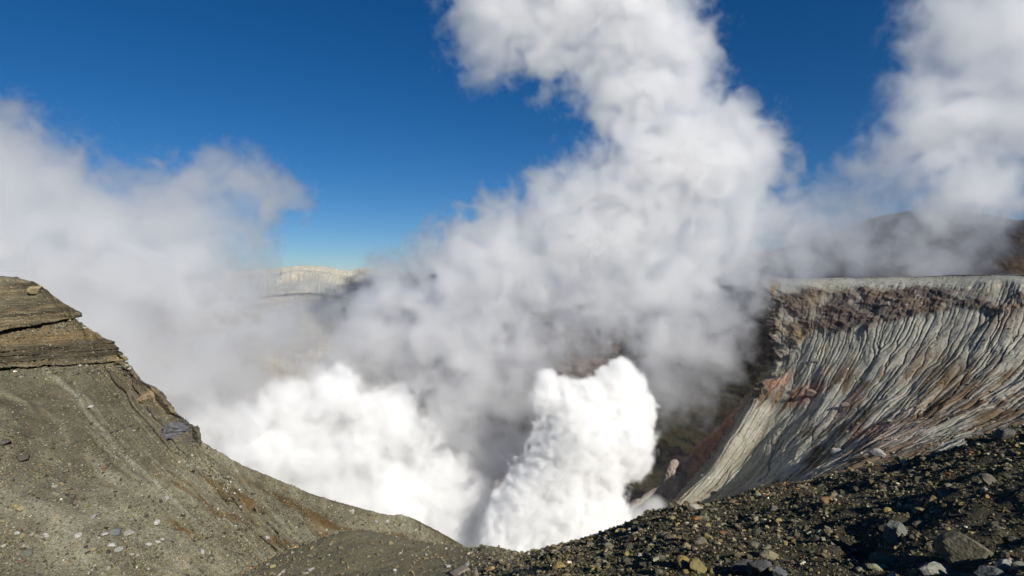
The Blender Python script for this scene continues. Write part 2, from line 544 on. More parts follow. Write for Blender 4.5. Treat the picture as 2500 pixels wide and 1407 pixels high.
# belt of dark broken rock under the rim, widest in the middle
belt_c = np.interp(WX, [1700, 1880, 2000, 2150, 2300, 2500, 2700], [760, 790, 765, 750, 728, 742, 770])
belt_w = np.interp(WX, [1700, 1880, 2000, 2150, 2300, 2500, 2700], [110, 90, 62, 50, 28, 22, 20])
belt = sstep(1.25, .55, np.abs(WY - belt_c + 26 * band_n) / belt_w)
colk = u * 57
leftdark = np.maximum(sstep(1945, 1850, WX + 45 * band_n + 80 * fbm(W / 12.0 + 7, 4)) * sstep(735, 765, WY + 30 * band_n) * sstep(1000, 950, WY + 20 * band_n), sstep(9.0, 8.0, colk + .8 * band_n) * sstep(725, 750, WY + 20 * band_n))
belt = np.clip(belt * (.35 + 1.5 * sstep(-.35, .25, fbm(W / 16.0 + 12, 3))), 0, 1)
belt = np.clip(np.maximum(belt, leftdark), 0, 1)
rocky = fbm(W / np.array([14., 14., 7.]), 5, .6, ridge=True) * 2.4 + fbm(W / 3.2, 4, .6) * .7
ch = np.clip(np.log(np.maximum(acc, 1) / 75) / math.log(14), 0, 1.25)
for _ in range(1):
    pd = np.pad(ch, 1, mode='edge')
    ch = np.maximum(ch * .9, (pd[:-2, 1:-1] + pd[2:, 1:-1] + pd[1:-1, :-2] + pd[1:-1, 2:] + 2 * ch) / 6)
lowrel = rel.copy()
for _ in range(14):
    pd = np.pad(lowrel, 1, mode='edge')
    lowrel = (pd[:-2, 1:-1] + pd[2:, 1:-1] + pd[1:-1, :-2] + pd[1:-1, 2:] + 2 * lowrel) / 6
calm = .45 + .75 * sstep(-.25, .3, fbm(np.stack([u * 11, v * 5, 0 * u + 21], -1), 3))
swale = 3.4 * fbm(np.stack([u * 13 + .8 * fbm(W / 40.0, 2), v * 2.6, 0 * u + 41], -1), 4, .5) + .10 * fbm(np.stack([u * 60, v * 16, 0 * u + 4], -1), 3) + .7 * fbm(W / 11.0, 4)
disp = (lowrel * cell * .09 + swale - 1.2 * ch * calm) * (1 - .6 * belt) + belt * rocky * (1 + 1.2 * sstep(1960, 1880, WX))
disp = disp - disp[:, :].mean()
disp *= vis
W = W + nW * disp[..., None] + np.array([0, 0, 1.0]) * (vis * 0.18 * fbm(W / 1.7, 3) + 1.5 * fbm(W / 26.0 + 3, 4) * (1 - sstep(.06, .2, v)))[..., None]
# colours: pale grey ash, shade of the gullies put into the colour, rust and ochre patches
cW = mixc((0.262, 0.258, 0.214), (0.195, 0.192, 0.158), sstep(-.2, .4, fbm(W / 14.0, 4)))
gully_shade = np.clip(ch, 0, 1)
cW = mixc(cW, (0.10, 0.085, 0.065), .7 * gully_shade ** 1.5)  # channel lines tinted dark, standing in for shade in the incisions
streak = fbm(np.stack([u * 60, v * 5, 0 * u + 11], -1), 4, .55)
brown = sstep(-.04, .16, streak * .8 + .5 * fbm(W / 24.0 + 8, 3)) * sstep(.24, .4, v)
cW = mixc(cW, (0.092, 0.062, 0.032), .9 * brown * (1 - .2 * gully_shade))
cW = mixc(cW, mixc((0.105, 0.080, 0.060), (0.062, 0.052, 0.050), sstep(-.2, .3, fbm(W / 11.0 + 4, 3))), .92 * belt)
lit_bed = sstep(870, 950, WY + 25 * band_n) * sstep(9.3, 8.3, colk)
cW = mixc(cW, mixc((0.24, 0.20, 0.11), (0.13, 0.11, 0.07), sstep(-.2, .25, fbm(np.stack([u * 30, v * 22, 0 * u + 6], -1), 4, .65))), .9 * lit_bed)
ochre = sstep(.15, .45, fbm(W / 15.0 + 31, 4)) * sstep(2080, 1950, WX) * sstep(960, 900, WY)
cW = mixc(cW, (0.22, 0.155, 0.07), .7 * ochre)
for (rx, ry, r0, k, colr) in ((1970, 958, 34, 1.0, (0.30, 0.11, 0.06)), (1905, 930, 26, .7, (0.28, 0.12, 0.07)), (2060, 1000, 36, .6, (0.22, 0.12, 0.08)), (2140, 1060, 60, .5, (0.20, 0.12, 0.10)),
                              (2250, 880, 50, .5, (0.20, 0.13, 0.06)), (2290, 960, 60, .6, (0.18, 0.12, 0.06)), (2370, 975, 40, .7, (0.15, 0.095, 0.06)), (2200, 1070, 60, .5, (0.17, 0.11, 0.09)),
                              (2440, 1020, 60, .7, (0.13, 0.09, 0.05)), (2460, 770, 60, .5, (0.17, 0.10, 0.06))):
    w = np.exp(-(((WX - rx) / r0) ** 2 + ((WY - ry + .5 * (WX - rx)) / (r0 * .6)) ** 2)) * (.7 + .8 * streak)
    cW = mixc(cW, colr, np.clip(w * k * 1.2, 0, .9))
cW = mixc(cW, (0.27, 0.27, 0.235), .9 * sstep(.075, .05, v + .02 * band_n) * sstep(1880, 1990, WX))
nose = sstep(1900, 1860, WX - (WY - 1100) * -.35) * sstep(985, 1030, WY)
cW = mixc(cW, (0.235, 0.225, 0.175), .6 * nose)
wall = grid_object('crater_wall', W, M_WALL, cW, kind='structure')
nW = normals(W)
WX, WY = pix(W)

# ------------------------------------------------------------------ far crater wall and rim (pale, left) running into the dark inner wall (right)
rim = [(-500, 705, 540, 0), (-200, 692, 590, 0), (100, 682, 630, 0), (350, 677, 655, 0), (520, 674, 668, 0), (620, 672, 670, 0), (680, 667, 668, 0), (740, 661, 665, 0), (790, 664, 662, 0),
       (850, 674, 660, 0), (888, 667, 655, 0), (930, 672, 650, .05), (1000, 680, 645, .1), (1120, 686, 630, .3), (1280, 692, 608, .6), (1450, 694, 580, .85), (1620, 696, 548, 1), (1760, 697, 512, 1),
       (1880, 697, 480, 1), (2010, 700, 460, 1)]
far_prof = [(0, 0), (26, -22), (50, -46), (57, -46), (70, -48), (78, -62), (120, -84), (200, -110), (300, -150), (420, -190), (560, -240)]
near_prof = [(0, 0), (30, -4), (80, -10), (120, -16), (170, -20), (220, -26), (280, -36), (340, -50), (400, -70), (470, -110), (560, -160)]
rows = [[] for _ in range(len(far_prof) + 2)]
for px, py, Y, k in rim:
    r = np.array(P(px, py, Y))
    d = r / np.linalg.norm(r)
    rows[0].append(r + d * 200 + (0, 0, -130))
    rows[1].append(r + d * 25 + (0, 0, -5))
    for i, ((dy, dY), (ey, eY)) in enumerate(zip(far_prof, near_prof)):
        rows[i + 2].append(np.array(P(px, py + dy * (1 - k) + ey * k, Y + dY * (1 - k) + eY * k)))
nr, nc = 250, 480
D = surface(rows, nr, nc, [1, 1, 5, 5, 3, 4, 3, 5, 6, 6, 5, 4])
DX, DY = pix(D)
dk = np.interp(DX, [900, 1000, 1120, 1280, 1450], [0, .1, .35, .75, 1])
v = np.linspace(0, 1, nr)[:, None] + 0 * DX
u = np.linspace(0, 1, nc)[None, :] + 0 * DX
nD = normals(D)
visD = sstep(.04, .07, v)
rillD = fbm(np.stack([u * 150 + 2 * fbm(D / 60.0, 2), v * 5, 0 * u], -1), 4, .6, ridge=True)
bedD = fbm(np.stack([u * 14, D[..., 2] / 6.0 + 1.5 * fbm(D / 40.0, 3), 0 * u + 2], -1), 4, .6)
rock = fbm(D / 26.0, 5, .6, ridge=True)
upper = sstep(64, 50, DY - 668)
disp = visD * ((1 - dk) * (rillD * (1.1 * upper + .8) + 4 * fbm(D / 45.0, 4) + bedD * 3.0 * (1 - upper)) + dk * (rock * 8 + bedD * 1.6 + rillD * 2.5))
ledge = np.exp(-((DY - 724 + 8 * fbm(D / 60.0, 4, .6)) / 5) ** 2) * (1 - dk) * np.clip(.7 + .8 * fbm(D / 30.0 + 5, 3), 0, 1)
D = D + nD * (disp - 2.5 * ledge)[..., None]
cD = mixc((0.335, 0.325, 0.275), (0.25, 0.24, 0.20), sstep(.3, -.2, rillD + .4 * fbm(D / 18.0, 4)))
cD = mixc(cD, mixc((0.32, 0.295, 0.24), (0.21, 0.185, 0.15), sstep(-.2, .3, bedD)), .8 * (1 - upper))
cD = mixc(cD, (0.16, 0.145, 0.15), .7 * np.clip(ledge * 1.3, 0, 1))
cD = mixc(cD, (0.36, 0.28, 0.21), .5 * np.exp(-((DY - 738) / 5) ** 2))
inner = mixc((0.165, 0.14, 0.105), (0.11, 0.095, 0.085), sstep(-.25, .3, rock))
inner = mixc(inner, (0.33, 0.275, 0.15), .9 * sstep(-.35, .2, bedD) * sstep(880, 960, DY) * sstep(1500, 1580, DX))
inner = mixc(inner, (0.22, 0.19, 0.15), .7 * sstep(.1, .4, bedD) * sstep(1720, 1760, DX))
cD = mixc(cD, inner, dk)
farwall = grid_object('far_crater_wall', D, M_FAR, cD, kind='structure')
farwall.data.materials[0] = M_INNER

# ------------------------------------------------------------------ low rust-red ridge and grey spur at the foot of the inner wall
spur = [(1905, 930, 378), (1850, 975, 366), (1806, 997, 360), (1785, 1015, 357), (1762, 1037, 354), (1737, 1062, 351), (1707, 1084, 348), (1681, 1114, 345), (1664, 1138, 343), (1655, 1133, 342), (1645, 1126, 341),
        (1637, 1136, 340), (1627, 1158, 339), (1613, 1188, 338), (1583, 1207, 336), (1562, 1220, 334), (1545, 1230, 332), (1500, 1262, 330), (1440, 1320, 326)]
rows = [[] for _ in range(7)]
for px, py, Y in spur:
    r = np.array(P(px, py, Y))
    d = r / np.linalg.norm(r)
    rows[0].append(r + d * 40 + (0, 0, -60))
    rows[1].append(r + d * 7 + (0, 0, -8))
    rows[2].append(r)
    rows[3].append(np.array(P(px + 4, py + 26, Y - 5)))
    rows[4].append(np.array(P(px + 12, py + 60, Y - 11)))
    rows[5].append(np.array(P(px + 24, py + 105, Y - 18)))
    rows[6].append(np.array(P(px + 40, py + 190, Y - 26)))
S = surface(rows, 100, 240, [1, 2, 5, 5, 5, 4])
SX, SY = pix(S)
S = S + normals(S) * (fbm(S / 9.0, 5, .6, ridge=True) * 1.8 + fbm(S / 3.0, 3) * .8)[..., None]
cS = mixc((0.27, 0.16, 0.11), (0.19, 0.17, 0.145), sstep(1740, 1650, SX + 40 * fbm(S / 20.0, 3)))
cS = mixc(cS, (0.25, 0.20, 0.16), .6 * np.exp(-((SX - 1648) / 24) ** 2))
cS = mixc(cS, (0.33, 0.20, 0.13), .6 * sstep(.1, .4, fbm(S / 7.0 + 3, 4)) * sstep(1680, 1740, SX))
grid_object('red_spur', S, M_INNER, cS, kind='structure')

# ------------------------------------------------------------------ dark mountain beyond the rim
prof = [(1300, 760, 1150), (1480, 716, 1100), (1620, 690, 1060), (1745, 656, 1030), (1830, 636, 1010), (1900, 622, 1000), (1985, 600, 985), (2045, 580, 970), (2085, 566, 960), (2125, 551, 950), (2185, 537, 940), (2260, 531, 930),
        (2340, 533, 920), (2430, 545, 910), (2500, 553, 900), (2620, 572, 890), (2800, 610, 880), (3100, 680, 880)]
rows = [[] for _ in range(7)]
for px, py, Y in prof:
    r = np.array(P(px, py, Y))
    d = r / np.linalg.norm(r)
    rows[0].append(r + d * 400 + (0, 0, -220))
    rows[1].append(r + d * 50 + (0, 0, -9))
    rows[2].append(r)
    for k, (dy, dY) in enumerate(((35, -50), (75, -110), (125, -190), (230, -330))):
        rows[k + 3].append(np.array(P(px, max(py + dy, 690 + 60 * (k - 2)) if k > 1 else py + dy, Y + dY)))
G = surface(rows, 150, 300, [1, 1, 5, 5, 5, 4])
G[..., 2] += 7 * fbm(G / 45.0 + 2, 5, .6)
G = G + normals(G) * (fbm(G / 70.0, 6, .58, ridge=True) * 14 - 6)[..., None] * sstep(0.1, .2, np.linspace(0, 1, 150))[:, None, None]
cG = mixc((0.026, 0.025, 0.028), (0.046, 0.033, 0.024), sstep(0, .4, fbm(G / 90.0, 4)))
cG = mixc(cG, (0.075, 0.072, 0.07), .5 * sstep(.25, .5, fbm(G / 26.0 + 6, 4)))
grid_object('dark_mountain', G, M_MOUNT, cG, kind='structure')


# ------------------------------------------------------------------ stones
def ico(level):
    import bmesh
    bm = bmesh.new()
    bmesh.ops.create_icosphere(bm, subdivisions=level, radius=1)
    v_ = np.array([x.co[:] for x in bm.verts])
    f_ = np.array([[x.index for x in f.verts] for f in bm.faces])
    bm.free()
    return v_, f_


ICO = {k: ico(k) for k in (1, 2, 3, 4)}


def rock_shape(level, r, planes=13, rough=.05, squash=(1, .85, .65)):
    """A broken stone: the hull of a few random cleavage planes, slightly rough."""
    v_, f_ = ICO[level]
    n = r.normal(size=(planes, 3))
    n /= np.linalg.norm(n, axis=1, keepdims=True)
    dd = r.uniform(.5, 1.0, planes)
    dots = np.maximum(v_ @ n.T, 1e-3)
    rad_ = np.minimum((dd / dots).min(1), 1.25)
    out = v_ * rad_[:, None]
    if rough:
        out = out * (1 + rough * fbm(out * 2.2 + r.uniform(0, 50), 4, .6)[:, None])
    return out * np.array(squash), f_


PAL = {'dark grey': (0.062, 0.058, 0.043), 'grey': (0.13, 0.122, 0.088), 'olive brown': (0.17, 0.145, 0.078), 'pale grey': (0.26, 0.25, 0.20), 'ochre yellow': (0.22, 0.165, 0.07), 'rusty orange': (0.25, 0.12, 0.05), 'white': (0.56, 0.54, 0.48)}


def pick_cells(V, mask, n, power, r):
    """n random points on the surface, thinned with distance so that they spread evenly over the picture."""
    e1 = np.linalg.norm(V[1:, :-1] - V[:-1, :-1], axis=2)
    e2 = np.linalg.norm(V[:-1, 1:] - V[:-1, :-1], axis=2)
    w = e1 * e2 * mask[:-1, :-1] / np.maximum(V[:-1, :-1, 1], 1) ** power
    cdf = np.cumsum(w.ravel())
    k = np.searchsorted(cdf, r.random(n) * cdf[-1])
    i, j = np.unravel_index(np.minimum(k, w.size - 1), w.shape)
    a_, b_ = r.random((2, n, 1))
    return V[i, j] * (1 - a_) * (1 - b_) + V[i + 1, j] * a_ * (1 - b_) + V[i, j + 1] * (1 - a_) * b_ + V[i + 1, j + 1] * a_ * b_, i, j


def rand_rot(n, r):
    q_ = r.normal(size=(n, 4))
    q_ /= np.linalg.norm(q_, axis=1, keepdims=True)
    w, x, y, z = q_.T
    return np.stack([np.stack([1 - 2 * (y * y + z * z), 2 * (x * y - z * w), 2 * (x * z + y * w)], -1),
                     np.stack([2 * (x * y + z * w), 1 - 2 * (x * x + z * z), 2 * (y * z - x * w)], -1),
                     np.stack([2 * (x * z - y * w), 2 * (y * z + x * w), 1 - 2 * (x * x + y * y)], -1)], 1)


def gravel(name, pts, size, col, sink, r, mat, variants=12):
    """Loose stones: points that carry size, turn and colour; each bears one of a few broken hulls."""
    n = len(pts)
    me = bpy.data.meshes.new(name)
    me.vertices.add(n)
    p2 = pts.copy()
    p2[:, 2] += size * (.62 - sink)
    me.vertices.foreach_set('co', p2.astype(np.float32).ravel())
    set_color(me, col)
    me.attributes.new('girth', 'FLOAT', 'POINT').data.foreach_set('value', size.astype(np.float32))
    me.attributes.new('turn', 'FLOAT_VECTOR', 'POINT').data.foreach_set('vector', (r.random((n, 3)) * np.array([.9, .9, 6.283]) - np.array([.45, .45, 0])).astype(np.float32).ravel())
    me.attributes.new('kind_of_hull', 'INT', 'POINT').data.foreach_set('value', r.integers(0, variants, n).astype(np.int32))
    me.materials.append(mat)
    o = link(name, me, None, kind='stuff')
    g = bpy.data.node_groups.new(name, 'GeometryNodeTree')
    g.interface.new_socket('Geometry', in_out='INPUT', socket_type='NodeSocketGeometry')
    g.interface.new_socket('Geometry', in_out='OUTPUT', socket_type='NodeSocketGeometry')
    t = Nodes(g)
    gi, go = t.n('NodeGroupInput'), t.n('NodeGroupOutput')
    join = t.n('GeometryNodeJoinGeometry')
    for k in range(variants):
        pn = t.n('GeometryNodePoints')
        pn.inputs['Count'].default_value = int(r.integers(9, 14))
        rv = t.n('FunctionNodeRandomValue', data_type='FLOAT_VECTOR')
        rv.inputs[0].default_value = (-1, -1, -1)
        rv.inputs[1].default_value = (1, 1, 1)
        [x for x in rv.inputs if x.name == 'Seed'][0].default_value = 17 * k + 5
        unit = t.vm('NORMALIZE', rv.outputs[0])
        t.put(pn.inputs['Position'], t.vm('MULTIPLY', unit, (1.05, float(r.uniform(.65, 1)), float(r.uniform(.5, .95)))))
        hull = t.n('GeometryNodeConvexHull')
        t.put(hull.inputs[0], pn.outputs[0])
        flat = t.n('GeometryNodeSetShadeSmooth')
        flat.inputs['Shade Smooth'].default_value = False
        t.put(flat.inputs[0], hull.outputs[0])
        sm = t.n('GeometryNodeSetMaterial')
        sm.inputs['Material'].default_value = mat
        t.put(sm.inputs[0], flat.outputs[0])
        gti = t.n('GeometryNodeGeometryToInstance')
        t.put(gti.inputs[0], sm.outputs[0])
        t.put(join.inputs[0], gti.outputs[0])

    def named(nm, typ):
        x = t.n('GeometryNodeInputNamedAttribute', data_type=typ)
        x.inputs['Name'].default_value = nm
        return x.outputs[0]
    iop = t.n('GeometryNodeInstanceOnPoints')
    t.put(iop.inputs['Points'], gi.outputs[0])
    t.put(iop.inputs['Instance'], join.outputs[0])
    iop.inputs['Pick Instance'].default_value = True
    t.put(iop.inputs['Instance Index'], named('kind_of_hull', 'INT'))
    e2r = t.n('FunctionNodeEulerToRotation')
    t.put(e2r.inputs[0], named('turn', 'FLOAT_VECTOR'))
    t.put(iop.inputs['Rotation'], e2r.outputs[0])
    t.put(iop.inputs['Scale'], named('girth', 'FLOAT'))
    t.put(go.inputs[0], iop.outputs[0])
    o.modifiers.new('gravel', 'NODES').node_group = g
    return o


def palette(names, probs, n, r):
    base = np.array([PAL[k] for k in names])[r.choice(len(names), n, p=np.array(probs) / sum(probs))]
    return base * r.uniform(.65, 1.35, (n, 1)) * r.uniform(.92, 1.08, (n, 3))


r = np.random.default_rng(21)
inA = ((AY < 2100) & (A[..., 1] > 1.3) & (AX < 4200) & (np.arange(A.shape[0])[:, None] > 36)).astype(float)
NAMES = ['dark grey', 'grey', 'olive brown', 'pale grey', 'ochre yellow', 'rusty orange', 'white']
p_, i_, j_ = pick_cells(A, inA * (.75 + .25 * dark), 165000, 1.6, r)
dk_ = dark[i_, j_][:, None]
c1 = palette(NAMES, [46, 28, 20, 6, 2.5, 1.2, .5], len(p_), r)
c0 = palette(NAMES, [12, 26, 60, 8, 1, .5, 1], len(p_), r)
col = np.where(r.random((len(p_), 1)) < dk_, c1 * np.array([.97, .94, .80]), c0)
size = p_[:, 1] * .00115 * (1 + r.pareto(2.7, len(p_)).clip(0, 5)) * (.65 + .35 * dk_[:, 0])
gravel('scree_gravel', p_, size, col, .3, r, M_GRAVEL)
p_, i_, j_ = pick_cells(A, inA * (.1 + .9 * dark), 8500, 1.5, r)
dk_ = dark[i_, j_][:, None]
c1 = palette(NAMES, [44, 26, 22, 5, 2.5, 1.2, .3], len(p_), r)
c0 = palette(NAMES, [10, 26, 60, 8, 1, .5, 1], len(p_), r)
col = np.where(r.random((len(p_), 1)) < dk_, c1 * np.array([.97, .94, .80]), c0)
size = (.006 + .0015 * p_[:, 1] * (1 + r.pareto(2.4, len(p_)).clip(0, 4))) * (.7 + .3 * dk_[:, 0])
gravel('scree_pebbles', p_, size, col, .35, r, M_GRAVEL)
inB = ((BX > -60) & (BY < 1450) & (BX < 1180)).astype(float) * front
lowB = sstep(820, 1400, BY)
p_, i_, j_ = pick_cells(B, inB * (.2 + lowB) * (1 - strat * .85) * (.25 + sstep(-.1, .3, fbm(B / 3.0 + 2, 3))) + inB * 1.2 * inb2 * (np.exp(-((q2 - 915) / 16) ** 2) + .7 * np.exp(-((q1 - 826) / 14) ** 2) * inb), 90000, 1.9, r)
col = .88 * palette(NAMES, [40, 24, 50, 20, .6, .4, 1.5], len(p_), r)
size = .017 * (1 + r.pareto(2.8, len(p_)).clip(0, 6))
gravel('slope_pebbles', p_, size, col, .35, r, M_GRAVEL)
inW = ((WX > 1500) & (WX < 2560) & (WY > 690)).astype(float)
p_, i_, j_ = pick_cells(W, inW, 3500, 2, r)
col = .8 * palette(NAMES, [20, 30, 10, 22, 2, 3, 10], len(p_), r)
size = .22 * (1 + r.pareto(3.0, len(p_)).clip(0, 4))
gravel('wall_rubble', p_, size, col, .3, r, M_GRAVEL)

SURF = {'A': (A, nA, AX, AY, inA), 'B': (B, nB, BX, BY, inB), 'W': (W, nW, WX, WY, inW)}
_rock_mesh = {}


def rock(px, py, wpx, hpx, colour, label, surf, group=None, level=3, seed=0, rot=None, sink=.3, name='rock', planes=10, mesh=None, rough=.1):
    V_, N_, X_, Y_, ok = SURF[surf]
    dist = (X_ - px) ** 2 + (Y_ - (py + hpx * .3)) ** 2 + (1 - ok) * 1e9
    k = np.unravel_index(np.argmin(dist), dist.shape)
    p = V_[k]
    s = wpx / F * p[1] / 2
    hz = hpx / F * p[1] / 2
    if mesh is None:
        rr = np.random.default_rng(seed + 1000)
        sv, sf = rock_shape(level, rr, planes, rough, (1, .85, 1))
        ext = sv.max(0) - sv.min(0)
        sv = sv / (ext / 2) * np.array([1, .9, 1])
        me = raw_mesh(name, sv, sf, 3, M_STONE, np.broadcast_to(np.array(PAL[colour] if isinstance(colour, str) else colour), sv.shape), smooth=False)
    else:
        me = mesh
    o = link(name, me, None, label=label, category='rock')
    if group:
        o['group'] = group
    o.location = p + np.array([0, 0, hz * (1 - 2 * sink) * .8])
    o.scale = (s, s * .95, hz)
    o.rotation_euler = (0, 0, rot) if rot is not None else (0, 0, (seed * 2.39) % 6.28)
    return o


